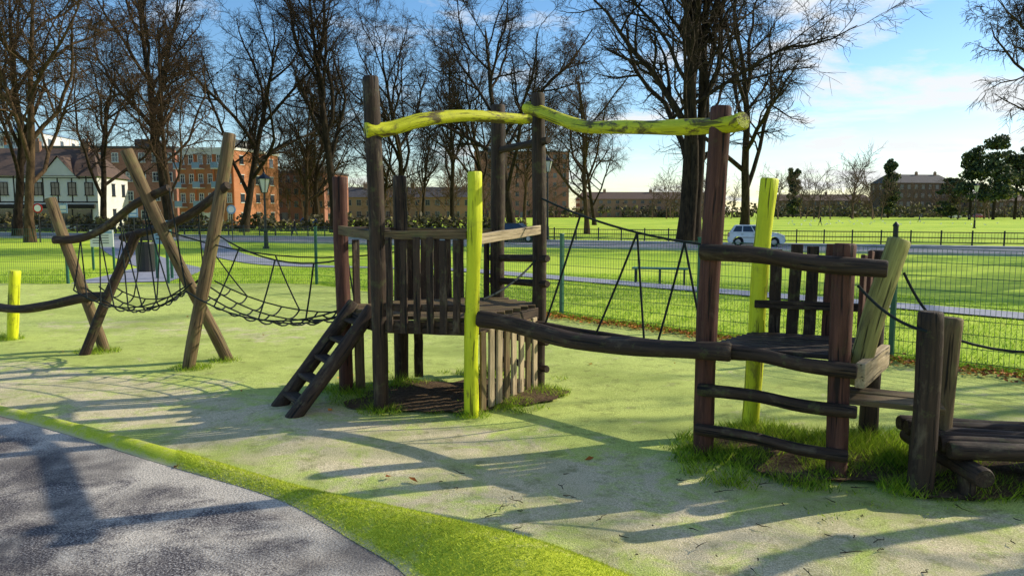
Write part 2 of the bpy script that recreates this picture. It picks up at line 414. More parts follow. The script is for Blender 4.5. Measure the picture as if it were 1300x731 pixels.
# ------------------------------------------------------------------ timber parts
RG=random.Random(77)
def log(name,parent,P,r,mat,n=18,taper=1,rough=.07,wob=0,sides=18):
    P=catmull(P,n)
    if wob:
        ph=[RG.uniform(0,6.28) for _ in range(3)]
        for i,p in enumerate(P):
            u=i/n; p.x+=wob*math.sin(u*5+ph[0]); p.y+=wob*math.sin(u*4+ph[1]); p.z+=wob*.5*math.sin(u*7+ph[2])*(1 if abs((P[-1]-P[0]).normalized().z)<.7 else 0)
    rad=[r*(1+(taper-1)*i/n) for i in range(n+1)]
    d0=(P[1]-P[0]).normalized()*.012; d1=(P[-1]-P[-2]).normalized()*.012
    P=[P[0],P[0]+d0]+P[1:-1]+[P[-1]-d1,P[-1]]; rad=[rad[0]*.88,rad[0]]+rad[1:-1]+[rad[-1],rad[-1]*.86]
    m=M(); m.tube(P,rad,sides,0,True,1,RG,rough)
    cap=WE if mat in (WG,) else mat
    ob=m.build(name,[mat,cap],parent,smooth=True); return ob
def plank(name,parent,p0,p1,w,th,side,mat,bev=.006):
    p0=Vector(p0);p1=Vector(p1); z=(p1-p0); L=z.length; z.normalize()
    s=Vector(side); s=(s-z*s.dot(z)).normalized(); n=z.cross(s)
    m=M(); Rm=Matrix((s,n,z)).transposed()
    k=6; vs=[];lc=[]
    for i in range(k+1):
        u=i/k; j=RG.uniform(-.003,.003)
        for a,b in((-1,-1),(1,-1),(1,1),(-1,1)):
            q=Vector((a*w/2+j,b*th/2,u*L)); vs.append(Rm@q+p0); lc.append(q)
    fs=[(3,2,1,0),(k*4,k*4+1,k*4+2,k*4+3)]
    for i in range(k):
        for a in range(4): b=(a+1)%4; fs.append((i*4+a,i*4+b,(i+1)*4+b,(i+1)*4+a))
    m.add(vs,fs,0,lc); return m.build(name,[mat],parent,bevel=bev)
def rope(name,parent,lines,r=.011):
    m=M()
    for P in lines: m.tube(P,r,6)
    return m.build(name,[ROPE],parent,smooth=True)
def sag(p,q,s,n=12):
    p=Vector(p);q=Vector(q)
    return [p.lerp(q,i/n)-Vector((0,0,s*4*(i/n)*(1-i/n))) for i in range(n+1)]

# --- climbing tower
tw=empty('unseen_shadow_tower')
A_=(-1.12,6.22);B_=(-.33,6.07);F_=(.26,7.1);E_=(-.14,7.7);D_=(-1.12,7.4);C_=(-1.59,6.95)
def v3(a,z): return (a[0],a[1],z)
log('post',tw,[(-1.12,6.22,-.05),(-1.13,6.22,1.3),(-1.16,6.22,2.80)],.066,WD,wob=.006)
log('yellow_post',tw,[(-.33,6.07,-.05),(-.325,6.07,1.1),(-.31,6.07,2.02)],.062,WY,wob=.012,rough=.1)
log('post',tw,[v3(C_,-.05),(-1.6,6.95,2.02)],.066,WR,wob=.006)
log('post',tw,[v3(D_,-.05),(-1.11,7.4,2.05)],.07,WD,wob=.006)
log('post',tw,[v3(E_,-.05),(-.15,7.7,2.78)],.072,WD,wob=.008)
log('post',tw,[v3(F_,-.05),(.25,7.1,2.80)],.066,WD,wob=.008)
hexa=[A_,B_,F_,E_,D_,C_]
def clipseg(yv,poly):
    xs_=[]
    for i in range(len(poly)):
        (x0,y0),(x1,y1)=poly[i],poly[(i+1)%len(poly)]
        if (y0-yv)*(y1-yv)<0: xs_.append(x0+(x1-x0)*(yv-y0)/(y1-y0))
    return (min(xs_),max(xs_)) if len(xs_)>=2 else None
yv=6.16
while yv<7.62:
    c=clipseg(yv,hexa)
    if c and c[1]-c[0]>.2: plank('floor_board',tw,(c[0],yv,.80),(c[1],yv,.80+RG.uniform(-.004,.004)),.115,.035,(0,1,0),WB)
    yv+=.125
def between(a,b,t,z,off=0):
    d=Vector((b[0]-a[0],b[1]-a[1],0)).normalized(); nr=Vector((d.y,-d.x,0))
    return Vector((a[0]+(b[0]-a[0])*t,a[1]+(b[1]-a[1])*t,z))+nr*off
for a,b in ((A_,B_),(B_,F_),(F_,E_),(E_,D_),(D_,C_),(C_,A_)):
    plank('floor_beam',tw,between(a,b,.04,.73),between(a,b,.96,.73),.11,.05,(0,0,1),WD)
def slats(parent,a,b,ts,z0,z1,w,mat,off,lean=0):
    d=(b[0]-a[0],b[1]-a[1],0)
    for t_ in ts:
        plank('slat',parent,between(a,b,t_,z0+RG.uniform(-.02,.01),off),between(a,b,t_+RG.uniform(-.012,.012),z1+RG.uniform(-.02,.02),off+lean),w*RG.uniform(.9,1.08),.024,d,mat)
slats(tw,A_,B_,(.13,.28,.43,.57,.71,.85),.70,1.47,.062,WD,.045)
slats(tw,E_,D_,(.12,.25,.38,.51,.64,.77,.9),.76,1.45,.06,WD,.03)
slats(tw,D_,C_,(.25,.5,.75),.76,1.45,.07,WD,.03)
plank('rail',tw,between(A_,B_,-.02,1.50,.0),between(A_,B_,.95,1.51,.0),.07,.045,(0,0,1),WB)
plank('rail',tw,between(A_,B_,.05,.90,.02),between(A_,B_,.95,.90,.02),.06,.03,(0,0,1),WD)
plank('rail',tw,between(B_,F_,.02,1.47,.02),between(B_,F_,1.02,1.53,.02),.085,.045,(0,0,1),WP)
plank('rail',tw,between(C_,A_,-.05,1.53,.03),between(C_,A_,.93,1.50,.03),.085,.045,(0,0,1),WB)
plank('rail',tw,between(D_,C_,0,1.5),between(D_,C_,1,1.52),.08,.045,(0,0,1),WD)
plank('rail',tw,between(E_,D_,0,1.48),between(E_,D_,1,1.5),.08,.045,(0,0,1),WB)
for i in range(8):
    t_=.10+i*.112; mt=WP if i%3 else WB
    plank('board',tw,between(B_,F_,t_,.02,.03),between(B_,F_,t_+RG.uniform(-.01,.01),.70,.03),.082,.022,(F_[0]-B_[0],F_[1]-B_[1],0),mt)
plank('board',tw,(-1.45,6.95,.02),(-1.45,6.95,.72),.09,.03,(1,0,0),WB)
plank('board',tw,(-.95,7.42,.02),(-.95,7.42,.72),.09,.03,(1,0,0),WD)
for z in (2.32,1.22,.98,.42,.16):
    a=Vector((E_[0],E_[1],z)); b=Vector((F_[0],F_[1],z+.03)); d=(b-a).normalized()
    log('rung',tw,[a-d*.16,b+d*.14],.036,WD,8,sides=12)
top=Vector((-1.33,6.60,.80)); bot=Vector((-1.95,6.18,0)); sd=Vector((.54,-.84,0))
for s_ in (-.22,.22):
    a=bot+sd*s_; b=top+sd*s_
    log('ladder_stringer',tw,[a+Vector((0,0,-.03)),b+Vector((0,0,.06))],.066,WD,12,wob=.004)
for i in range(5):
    c=bot.lerp(top,.14+i*.19)
    plank('ladder_tread',tw,c-sd*.20,c+sd*.20,.12,.03,(.84,.54,0),WD)
log('yellow_beam',tw,[(-1.20,6.17,2.36),(-1.02,6.26,2.38),(-.75,6.4,2.47),(-.4,6.63,2.535),(-.05,6.86,2.54),(.17,6.99,2.545)],.066,WY2,26,.72,.12)
bridge=empty('rope_bridge')
log('yellow_beam',bridge,[(.13,7.16,2.68),(.3,6.98,2.60),(.6,6.5,2.43),(.9,5.95,2.36),(1.18,5.4,2.30),(1.42,4.98,2.27),(1.48,4.82,2.28)],.055,WY2,28,1.02,.12)
log('walkway_log',bridge,[(-.28,6.0,.83),(0,5.9,.80),(.45,5.55,.73),(.85,5.25,.735),(1.25,4.97,.76),(1.46,4.86,.765)],.062,WD,26,1.05,.12)
log('walkway_log',bridge,[(.2,7.0,.62),(.9,6.5,.57),(1.5,5.95,.57),(1.86,5.66,.60)],.05,WD,20,1,.1)
rp=sag((.28,7.02,1.82),(1.86,5.66,1.42),.10,14)
lines=[rp]
bl=lambda u:(.2+(1.86-.2)*u,7.0-(1.34)*u,.60)
for u0,u1 in ((.2,.06),(.47,.33),(.47,.56),(.74,.62),(.74,.82)):
    p=rp[int(round(u0*14))]; q=Vector(bl(u1)); lines.append(sag(p,q,.015,5))
lines.append(sag((.24,7.1,1.25),(-.24,6.05,.98),.05))
rope('ropes',bridge,lines,.010)

# --- lookout platform
lp=empty('lookout_platform')
G_=(1.345,5.06);H_=(2.094,4.65);J_=(2.64,5.36);I_=(1.87,5.66)
log('post',lp,[(1.345,5.06,-.05),(1.355,5.06,1.2),(1.395,5.06,2.40)],.069,WR,wob=.006)
log('post',lp,[(2.094,4.65,-.05),(2.09,4.65,1.50)],.068,WR,wob=.004,rough=.05)
log('yellow_post',lp,[(1.85,5.66,-.05),(1.90,5.66,1.),(1.955,5.66,1.95)],.066,WY,wob=.01,rough=.1)
log('post',lp,[(2.64,5.36,-.05),(2.66,5.36,1.42)],.068,WD)
log('mossy_post',lp,[(2.29,4.84,.55),(2.40,4.86,1.05),(2.54,4.86,1.52)],.073,WG,wob=.004)
for (z0,z1,x0,x1,r) in ((1.425,1.365,-.08,.20,.055),(.765,.715,0.0,.06,.05),(.48,.455,-.07,.07,.042),(.20,.16,-.08,.03,.042)):
    a=Vector((1.345,4.97,z0)); b=Vector((2.094,4.555,z1)); d=(b-a).normalized()
    log('rail_log',lp,[a+d*x0,a.lerp(b,.35)+Vector((0,0,.012)),a.lerp(b,.7)-Vector((0,0,.008)),b+d*x1],r,WD,22,.95,.1)
def lerp2(a,b,t): return (a[0]+(b[0]-a[0])*t,a[1]+(b[1]-a[1])*t)
for i in range(9):
    u=.06+i*.11; a=lerp2(G_,I_,u); b=lerp2(H_,J_,u)
    plank('floor_board',lp,(*a,.765),(*b,.765+RG.uniform(-.004,.004)),.078,.032,(.5,.8,0),WD)
plank('floor_beam',lp,(*G_,.70),(*I_,.70),.09,.05,(0,0,1),WD)
plank('floor_beam',lp,(2.20,4.60,.665),(2.70,5.28,.665),.16,.06,(0,0,1),WP)
plank('floor_beam',lp,(*I_,.70),(*J_,.70),.09,.05,(0,0,1),WD)
for i,t_ in enumerate((.22,.37,.52,.67,.82)):
    plank('backrest_slat',lp,between(J_,I_,t_,.74,0),between(J_,I_,t_+RG.uniform(-.02,.02),1.44+RG.uniform(-.03,.03),-.07),.085,.026,(I_[0]-J_[0],I_[1]-J_[1],0),WD if i!=1 else WR)
plank('back_rail',lp,between(J_,I_,0,1.0,-.05),between(J_,I_,1,1.0,-.05),.06,.03,(0,0,1),WD)
plank('side_slat',lp,(2.40,5.05,.70),(2.44,5.12,1.40),.09,.03,(.6,.8,0),WR)
plank('side_slat',lp,(2.52,5.2,.70),(2.56,5.27,1.42),.09,.03,(.6,.8,0),WR)
plank('step_board',lp,(2.12,4.72,.50),(2.68,4.50,.485),.2,.035,(.4,.9,0),WB)
plank('step_board',lp,(2.22,4.90,.50),(2.78,4.70,.485),.16,.035,(.4,.9,0),WB)
# --- log step deck, running on to an added tower out of view
ls=empty('log_walkway')
log('post',ls,[(2.485,4.36,-.05),(2.49,4.36,1.11)],.073,WD,wob=.004,rough=.08)
log('post',ls,[(2.74,4.66,-.05),(2.80,4.66,1.03)],.07,WB,wob=.004,rough=.08)
for i in range(6):
    y=4.24+i*.115; sh=-.02+.04*RG.random()
    log('deck_log',ls,[(2.60+sh,y+.06,.285),(3.3,y-.02,.27+RG.uniform(-.01,.01)),(4.3+sh,y-.08,.24)],.052,WD,18,1,.1,sides=14)
log('cross_log',ls,[(2.72,4.12,.17),(2.74,5.0,.17)],.06,WD,10)
log('cross_log',ls,[(4.05,3.95,.13),(4.07,4.8,.13)],.06,WD,10)
for xx,yy in ((2.73,4.30),(2.73,4.85),(4.06,4.1),(4.06,4.7)):
    log('stub',ls,[(xx,yy,-.05),(xx,yy,.15)],.05,WD,6)
rope('rope',ls,[sag((2.16,4.60,1.24),(2.44,4.30,1.0),.05),sag((2.58,4.86,1.3),(2.78,4.66,.95),.06),sag((2.80,4.66,.9),(4.55,4.9,1.1),.2)],.010)
t2=empty('unseen_shadow_tower')  # added tower outside the view; its posts and slats shade the lower-right foreground
P_=(4.5,4.0);Q_=(5.6,3.7);S_=(5.9,5.0);U_=(4.6,5.1)
for q,h in ((P_,2.7),(Q_,2.0),(S_,2.8),(U_,2.0)): log('post',t2,[v3(q,-.05),v3(q,h)],.07,WD,wob=.006)
for a,b in ((P_,Q_),(Q_,S_),(S_,U_)):
    plank('rail',t2,between(a,b,0,1.5),between(a,b,1,1.52),.09,.045,(0,0,1),WB); plank('floor_beam',t2,between(a,b,0,.72),between(a,b,1,.72),.11,.05,(0,0,1),WD)
    slats(t2,a,b,[.1+.1*k for k in range(9)],.72,1.47,.07,WD,.045)
for i in range(10):
    u=.05+i*.1; a=lerp2(P_,U_,u); b=lerp2(Q_,S_,u); plank('floor_board',t2,(*a,.8),(*b,.8),.11,.035,(.1,1,0),WB)
log('yellow_beam',t2,[(4.45,3.95,2.5),(5.1,4.5,2.6),(5.95,5.1,2.55)],.06,WY2,16)

# --- rope net climber
nc=empty('rope_net_climber')
log('leaning_pole',nc,[(-3.27,8.40,-.05),(-3.72,8.24,1.15),(-4.17,8.12,2.36)],.068,WB,20,.95,.09,.01)
log('leaning_pole',nc,[(-3.52,7.93,-.05),(-3.30,8.02,1.15),(-3.05,8.12,2.54)],.070,WB,20,.9,.09,.01)
log('leaning_pole',nc,[(-5.02,9.0,-.05),(-5.28,8.98,.9),(-5.54,8.95,1.86)],.066,WB,18,.95,.09,.01)
log('leaning_pole',nc,[(-5.12,8.68,-.05),(-4.8,8.8,.75),(-4.5,8.9,1.45)],.06,WD,18,.95,.09,.01)
log('wavy_beam',nc,[(-5.5,8.9,1.36),(-5.15,8.85,1.38),(-4.7,8.6,1.52),(-4.2,8.3,1.78),(-3.72,8.1,1.95)],.05,WD,22,.9,.12)
log('wavy_beam',nc,[(-4.72,8.98,1.38),(-4.3,8.8,1.47),(-3.9,8.5,1.55),(-3.5,8.3,1.72),(-3.05,8.02,1.98)],.05,WD,22,.9,.12)
log('wavy_beam',nc,[(-6.95,9.7,.47),(-6.3,9.35,.46),(-5.7,9.1,.55),(-5.2,8.95,.66),(-4.85,8.8,.69)],.055,WD,22,1.05,.12)
log('yellow_post',nc,[(-6.70,9.8,-.05),(-6.60,9.8,.92)],.07,WY,12)
def net(p00,p01,p10,p11,nl,nx_,s):
    L=[];G=[]
    for i in range(nl):
        u=i/(nl-1); a=Vector(p00).lerp(Vector(p01),u); b=Vector(p10).lerp(Vector(p11),u)
        sg=s*(1+.35*math.sin(math.pi*u)); G.append(sag(a,b,sg,nx_*2)); L.append(G[-1])
    for k in range(1,nx_*2,1):
        for i in range(nl-1): L.append(sag(G[i][k],G[i+1][k],.035,4))
    return L,G
L1,G1=net((-3.5,7.9,.85),(-3.45,8.55,.9),(-1.62,6.9,.78),(-1.15,7.35,.78),4,5,.20)
h1=sag((-3.2,8.05,1.45),(-1.6,6.93,1.25),.14,10); h2=sag((-3.85,8.2,1.5),(-1.14,7.4,1.3),.16,10)
L1+= [h1,h2]
for k in (2,5,8):
    L1.append(sag(h1[k],G1[0][k],.02,4)); L1.append(sag(h2[k],G1[-1][k],.02,4))
rope('net',nc,L1,.0085)
L2,G2=net((-5.15,8.65,.78),(-4.95,9.1,.8),(-3.5,7.9,.9),(-3.55,8.5,.95),4,4,.22)
b1=catmull([(-5.15,8.85,1.38),(-4.7,8.6,1.52),(-4.2,8.3,1.78),(-3.72,8.1,1.95)],8); b2=catmull([(-4.72,8.98,1.38),(-4.3,8.8,1.47),(-3.9,8.5,1.55),(-3.5,8.3,1.72)],8)
for k in range(0,9,2):
    L2.append(sag(b1[k],G2[0][k],.04,5)); L2.append(sag(b2[k],G2[-1][k],.04,5))
    if k<7: L2.append(sag(b1[k],G2[0][k+1],.04,5))
rope('net',nc,L2,.0085)
RED=plain('red_sign_paint',(.5,.02,.015),(.35,.012,.01),9,.6,.3)

# ------------------------------------------------------------------ mesh fence
def fence(name,p,q,h=1.28):
    p=Vector((*p,0));q=Vector((*q,0)); L=(q-p).length; d=(q-p)/L; e=empty(name)
    m=M(); npan=max(1,round(L/2.5))
    for i in range(npan+1):
        c=p+d*(L*i/npan); z=float(tz(c.x,c.y)); m.box((c.x,c.y,z+h/2+.02),(.055,.055,h+.1),0,rz=math.atan2(d.y,d.x))
        m.box((c.x,c.y,z+h+.08),(.065,.065,.02),0,rz=math.atan2(d.y,d.x))
    m.build('posts',[GREEN],e,bevel=.004)
    m=M(); k=int(L/.05)
    for i in range(k):
        c=p+d*(i*.05+.02); m.tube([(c.x,c.y,-.02),(c.x,c.y,h)],.0028,3,cap=False)
    for z in np.arange(.04,h+.01,.155):
        for sgn in (-1,1):
            o=Vector((-d.y,d.x,0))*.006*sgn
            m.tube([p+o+Vector((0,0,z)),q+o+Vector((0,0,z))],.0036,3,cap=False)
    m.build('mesh_panels',[GREEN],e)
    return e
c0=(-4.665,17.6)
fence('mesh_fence',(11.8,1.455),c0)
fence('mesh_fence',c0,(-8.2,17.6)); fence('mesh_fence',(-10.6,17.6),(-18,17.6))

# ------------------------------------------------------------------ park railing
m=M(); ang=math.atan(-.38)
dx,dy=math.cos(ang),math.sin(ang); zb=-.8
for i in range(-75,76):
    x=i*2.*dx; y=67+i*2.*dy; m.box((x,y,zb+.55),(.10,.10,1.1),0,rz=ang)
for z in (.95,.55,.2): m.box((0,67,zb+z),(300,.05,.07),0,rz=ang)
for i in range(-560,561):
    if i%5==0: continue
    x=i*.2*dx*1.; y=67+i*.2*dy; m.box((x,y,zb+.55),(.018,.018,.75),0,rz=ang)
m.build('park_railing',[BLACK])

# ------------------------------------------------------------------ trees
def gen_tree(name,seed,h,r,limbs=12,fork=.25,ang=(28,55),droop=0,levels=4,ratio=.5,leader=.85,lean=(0,0),nch=(9,7,5),minr=.016,mat=None,w0=.07,extra_trunks=()):
    rg=random.Random(seed); m=M(); NS=[10,7,4,3,2,2]; SD=[10,6,4,3,3,3]
    def br(p,d,L,r,lv,r_end):
        k=NS[lv]; pts=[p.copy()]; rad=[r]; dirs=[d.copy()]
        wob=[w0,.20,.28,.33,.40,.3][lv]
        up=[.02,.10,.07,.03-.25*droop,-.35*droop,-.4*droop][lv]
        for i in range(k):
            d=(d+Vector((rg.gauss(0,wob),rg.gauss(0,wob),rg.gauss(0,wob*.6)+up))).normalized()
            p=p+d*(L/k); pts.append(p.copy()); dirs.append(d.copy()); t=(i+1)/k
            rad.append(max(r_end,r*(1-t)**.8+r_end*t))
        if lv==0: rad[0]*=1.4
        m.tube(pts,rad,SD[lv],cap=False)
        if lv>=levels: return
        n=limbs if lv==0 else nch[lv-1]
        for j in range(n):
            t=(fork+(1-fork)*(j+rg.random()*.6)/n) if lv==0 else (.18+.82*(j+rg.random())/n)
            t=min(t,.999); u=t*k; i=int(u); q=pts[i].lerp(pts[i+1],u-i); dd=dirs[min(i+1,k)]
            a=math.radians(rg.uniform(*ang) if lv<2 else rg.uniform(25,65)); 
            if lv==0: a*=(1.15-.45*t)
            az=j*2.4+rg.uniform(-.5,.5) if lv==0 else rg.uniform(0,6.283)
            ref=Vector((0,0,1)) if abs(dd.z)<.95 else Vector((1,0,0))
            s1=dd.cross(ref).normalized(); s2=dd.cross(s1)
            nd=(dd*math.cos(a)+(s1*math.cos(az)+s2*math.sin(az))*math.sin(a)).normalized()
            rr=rad[i]*(1-(u-i))+rad[i+1]*(u-i)
            if lv==0: LL=h*ratio*(1.1-.55*t)*rg.uniform(.8,1.15); cr=min(rr*.72,r*.5)
            elif lv==3: LL=L*rg.uniform(.5,.9)*(1.1-.4*t); cr=rr*.62
            else: LL=L*rg.uniform(.32,.55)*(1.1-.45*t); cr=rr*.62
            cr=max(cr,minr)
            br(q,nd,LL,cr,lv+1,max(minr*.6,cr*.22))
    br(Vector((0,0,-.3)),Vector((lean[0],lean[1],1)).normalized(),h*leader,r,0,r*.12)
    for (ox,oy,lx,ly,hh,rr_) in extra_trunks:
        br(Vector((ox,oy,-.3)),Vector((lx,ly,1)).normalized(),h*hh,r*rr_,0,r*.1)
    return m.build(name,[mat or BARK],smooth=True)
protos={}
def place(key,x,y,s=1,rz=0,z=None,sz=None):
    p=protos[key]
    if p[1]==0: ob=p[0]
    else:
        ob=bpy.data.objects.new('bare_tree',p[0].data); COL.objects.link(ob)
    p[1]+=1
    ob.location=(x,y,float(tz(x,y)) if z is None else z); ob.scale=(s,s,sz or s); ob.rotation_euler=(0,0,rz); return ob
protos['a']=[gen_tree('bare_tree',11,33,.50,13,.22,(24,44),nch=(9,8,7)),0]
protos['b']=[gen_tree('bare_tree',23,28,.48,10,.18,(35,62),ratio=.6,nch=(9,9,7)),0]
protos['c']=[gen_tree('bare_tree',37,30,.44,14,.28,(20,38),ratio=.42,nch=(8,8,7),w0=.04),0]
protos['d']=[gen_tree('bare_tree',51,25,.36,11,.2,(35,60),droop=1.,ratio=.55,nch=(9,9,8),mat=BARK2,w0=.04),0]
protos['e']=[gen_tree('bare_tree',70,34,.58,9,.20,(16,44),ratio=.42,leader=.85,nch=(9,8,6),w0=.035,extra_trunks=((.75,.2,.075,.02,.85,.8),(.2,-.3,.15,-.03,.75,.6))),0]
protos['f']=[gen_tree('bare_tree',91,12,.20,9,.25,(28,52),levels=3,ratio=.5,nch=(6,5),minr=.014),0]
place('d',-39,60,1.05,.4); place('a',-39.5,86,1.05,.3); place('b',-32.5,90,1.0,1.2); place('c',-21,88,1.15,0)
place('a',-16,106,.9,2.0); place('c',-10,124,1.,1.7); place('b',0.2,86,1.05,3.4); place('d',8.5,84,.85,2.2)
place('e',13.6,58.3,1.0,0); place('b',25,80,1.05,5.1); place('d',44.5,60,1.0,3.0)
place('b',-56,102,.95,2.6); place('c',-44,125,.9,4); place('a',-34,130,.8,5); place('b',-25,140,.8,.7)
place('c',-3,150,.8,2); place('b',15,135,.75,4.4); place('c',-60,80,.9,1.1)
place('a',-50,75,.85,3.2); place('d',-30,108,.9,5.5); place('a',-5,112,.8,1.9); place('d',-47,64,.95,2.)
place('c',-18,150,.8,3.3); place('b',-40,150,.8,2.2); place('d',2,120,.9,.3); place('d',-33,72,.8,4.2)
# off to the right of the view: trees of the same park
place('f',10.8,5.6,.62,.5); place('f',18,11.2,1.1,2.5); place('f',34,26,1.9,1.5); place('b',58,44,.9,2.5); place('b',40,33,.75,1.); place('f',29,24,1.6,5.)

def treeline(name,seed,items,mat,z=-.8,nc=(9,6,5),rmin=.045):
    rg=random.Random(seed); m=M()
    for (x,y,h) in items:
        def br(p,d,L,r,lv):
            pts=[p]; 
            for i in range(3):
                d=(d+Vector((rg.gauss(0,.18),rg.gauss(0,.1),rg.gauss(0,.12)+.06))).normalized(); pts.append(pts[-1]+d*(L/3))
            m.tube(pts,[r,r*.75,r*.5,r*.25],3,cap=False)
            if lv<3:
                for j in range(nc[lv]):
                    t=.22+.78*(j+rg.random())/nc[lv]; t=min(t,.99); i=int(t*3); q=pts[i].lerp(pts[i+1],t*3-i)
                    a=R(rg.uniform(25,60)); az=rg.uniform(0,6.28)
                    s1=d.cross(Vector((.3,1,.1))).normalized(); s2=d.cross(s1)
                    br(q,(d*math.cos(a)+(s1*math.cos(az)+s2*math.sin(az))*math.sin(a)).normalized(),L*rg.uniform(.38,.6),max(r*.45,rmin),lv+1)
        br(Vector((x,y,z)),Vector((0,0,1)),h*.8,h*.020,0)
    return m.build(name,[mat])
rg=random.Random(5); it=[]
for i in range(70):
    y=rg.uniform(230,295); x=rg.uniform(-.72,.72)*y; it.append((x,y,rg.uniform(10,16)))
for i in range(44):
    y=rg.uniform(150,200); x=rg.uniform(-.66,-.02)*y; it.append((x,y,rg.uniform(11,18)))
treeline('distant_trees',3,it,BARKD)
it=[((1080-650)/940*250,250,20)]
treeline('bare_tree',8,it,BARKD,nc=(16,9,6))
def leafmass(name,clumps,n,size,mat,seed):
    np.random.seed(seed)
    P=[]
    for (x,y,z,rx,ry,rz) in clumps:
        d=np.random.randn(n,3); d/=np.linalg.norm(d,axis=1)[:,None]; rr=np.random.rand(n,1)**.4
        P.append(d*rr*np.array([[rx,ry,rz]])+np.array([[x,y,z]]))
    P=np.concatenate(P); N=len(P)
    a=np.random.randn(N,3); a/=np.linalg.norm(a,axis=1)[:,None]; b=np.cross(a,np.random.randn(N,3)); b/=np.linalg.norm(b,axis=1)[:,None]
    sz=size*(.5+np.random.rand(N,1))
    v=np.stack([P-a*sz,P+b*sz*.6,P+a*sz,P-b*sz*.6],1).reshape(-1,3)
    me=bpy.data.meshes.new(name); me.from_pydata(v.tolist(),[],[(4*i,4*i+1,4*i+2,4*i+3) for i in range(N)]); me.materials.append(mat)
    at=me.attributes.new('rnd','FLOAT','POINT'); at.data.foreach_set('value',np.repeat(np.random.rand(N),4).astype(np.float32))
    ob=bpy.data.objects.new(name,me); COL.objects.link(ob); return ob
EVG=blade('evergreen_mat',(.022,.038,.018),(.075,.10,.045),.2)
HEDGE=blade('hedge_mat',(.05,.05,.025),(.13,.11,.06),.2)
def pine(px,Y,h,w,seed,lo=.25,n=34):
    rg=random.Random(seed); x=(px-650)/940*Y; e=empty('pine_tree',(x,Y,-.8))
    m=M(); m.tube([(0,0,0),(.2,0,h*.5),(0,.1,h*.95)],[h*.02,h*.014,.05],7)
    cl=[]
    for i in range(n):
        u=rg.uniform(lo,1); r=w*(1.05-u*.55); a=rg.uniform(0,6.28); q=rg.uniform(.1,.75)*r
        c=(q*math.cos(a),q*math.sin(a),h*u); cl.append((*c,r*.48,r*.48,h*.06))
        m.tube([(0,0,h*(u-.06)),c],[.12,.04],4)
    m.build('trunk',[BARK],e)
    o=leafmass('foliage',cl,130,.45,EVG,seed); o.parent=e
pine(1228,230,22,6.5,1,.3); pine(1258,225,24,7,2,.25); pine(1285,235,22,8,6,.3); pine(1005,300,19,4.2,3,.1); pine(1125,280,21,5,4,.1); pine(1205,260,15,6,7,.1)
rg=random.Random(12); cl=[]
for i in range(170):
    y=rg.uniform(290,320); x=-.75*y+1.5*y*i/170; cl.append((x,y,rg.uniform(.5,2.5),rg.uniform(2,5),3,rg.uniform(1.5,4.6)))
leafmass('distant_hedge',cl,70,.7,HEDGE,3)
cl=[]
for i in range(60):
    x=-100+i*1.7; cl.append((x,94+rg.uniform(-2,2),rg.uniform(-.5,.5),1.6,1.2,1.2))
leafmass('hedge',cl,160,.28,HEDGE,4)

# ------------------------------------------------------------------ buildings
def brickm(name,c1,c2,mort,scale=4.):
    t=NT(name); tc=t.n('ShaderNodeTexCoord'); b=t.n('ShaderNodeTexBrick')
    mp=t.n('ShaderNodeMapping'); mp.inputs['Rotation'].default_value=(R(90),0,0); t.l(tc.outputs['Object'],mp.inputs[0])
    b.inputs['Scale'].default_value=scale; t.l(mp.outputs[0],b.inputs['Vector'])
    b.inputs['Color1'].default_value=(*c1,1); b.inputs['Color2'].default_value=(*c2,1); b.inputs['Mortar'].default_value=(*mort,1); b.inputs['Mortar Size'].default_value=.012
    f=t.noise(tc.outputs['Object'],.4,4); c=t.mix(t.ramp(f,[(.35,(.35,)*3),(.6,K)]),b.outputs[0],tuple(x*.6 for x in c1))
    return t.fin(c,.9,.15)
BR1=brickm('red_brick',(.42,.18,.12),(.35,.15,.10),(.32,.27,.24))
BR2=brickm('brown_brick',(.38,.21,.13),(.31,.17,.11),(.28,.24,.2))
BR3=brickm('orange_brick',(.52,.21,.10),(.45,.17,.08),(.4,.32,.25))
BR4=brickm('dark_brick',(.16,.095,.07),(.125,.08,.06),(.14,.12,.1))
REND=plain('white_render',(.78,.76,.72),(.66,.64,.6),.6,.85)
ROOF=plain('slate_roof',(.10,.09,.09),(.06,.055,.055),1.5,.8)
TILE=plain('clay_tile_roof',(.14,.09,.065),(.09,.06,.05),1.5,.85)
BLUEC=plain('blue_cladding',(.25,.38,.52),(.18,.30,.45),.8,.5)
ORANGE=plain('orange_panel',(.60,.16,.04),(.5,.13,.035),.8,.6)
GLASS=NT('window_glass').fin((.03,.04,.055),.08,.8)
TIMB=plain('black_timber',(.03,.022,.018),(.02,.015,.012),2,.8)
GREYF=plain('grey_frame',(.3,.29,.27),(.2,.2,.19),2,.7)
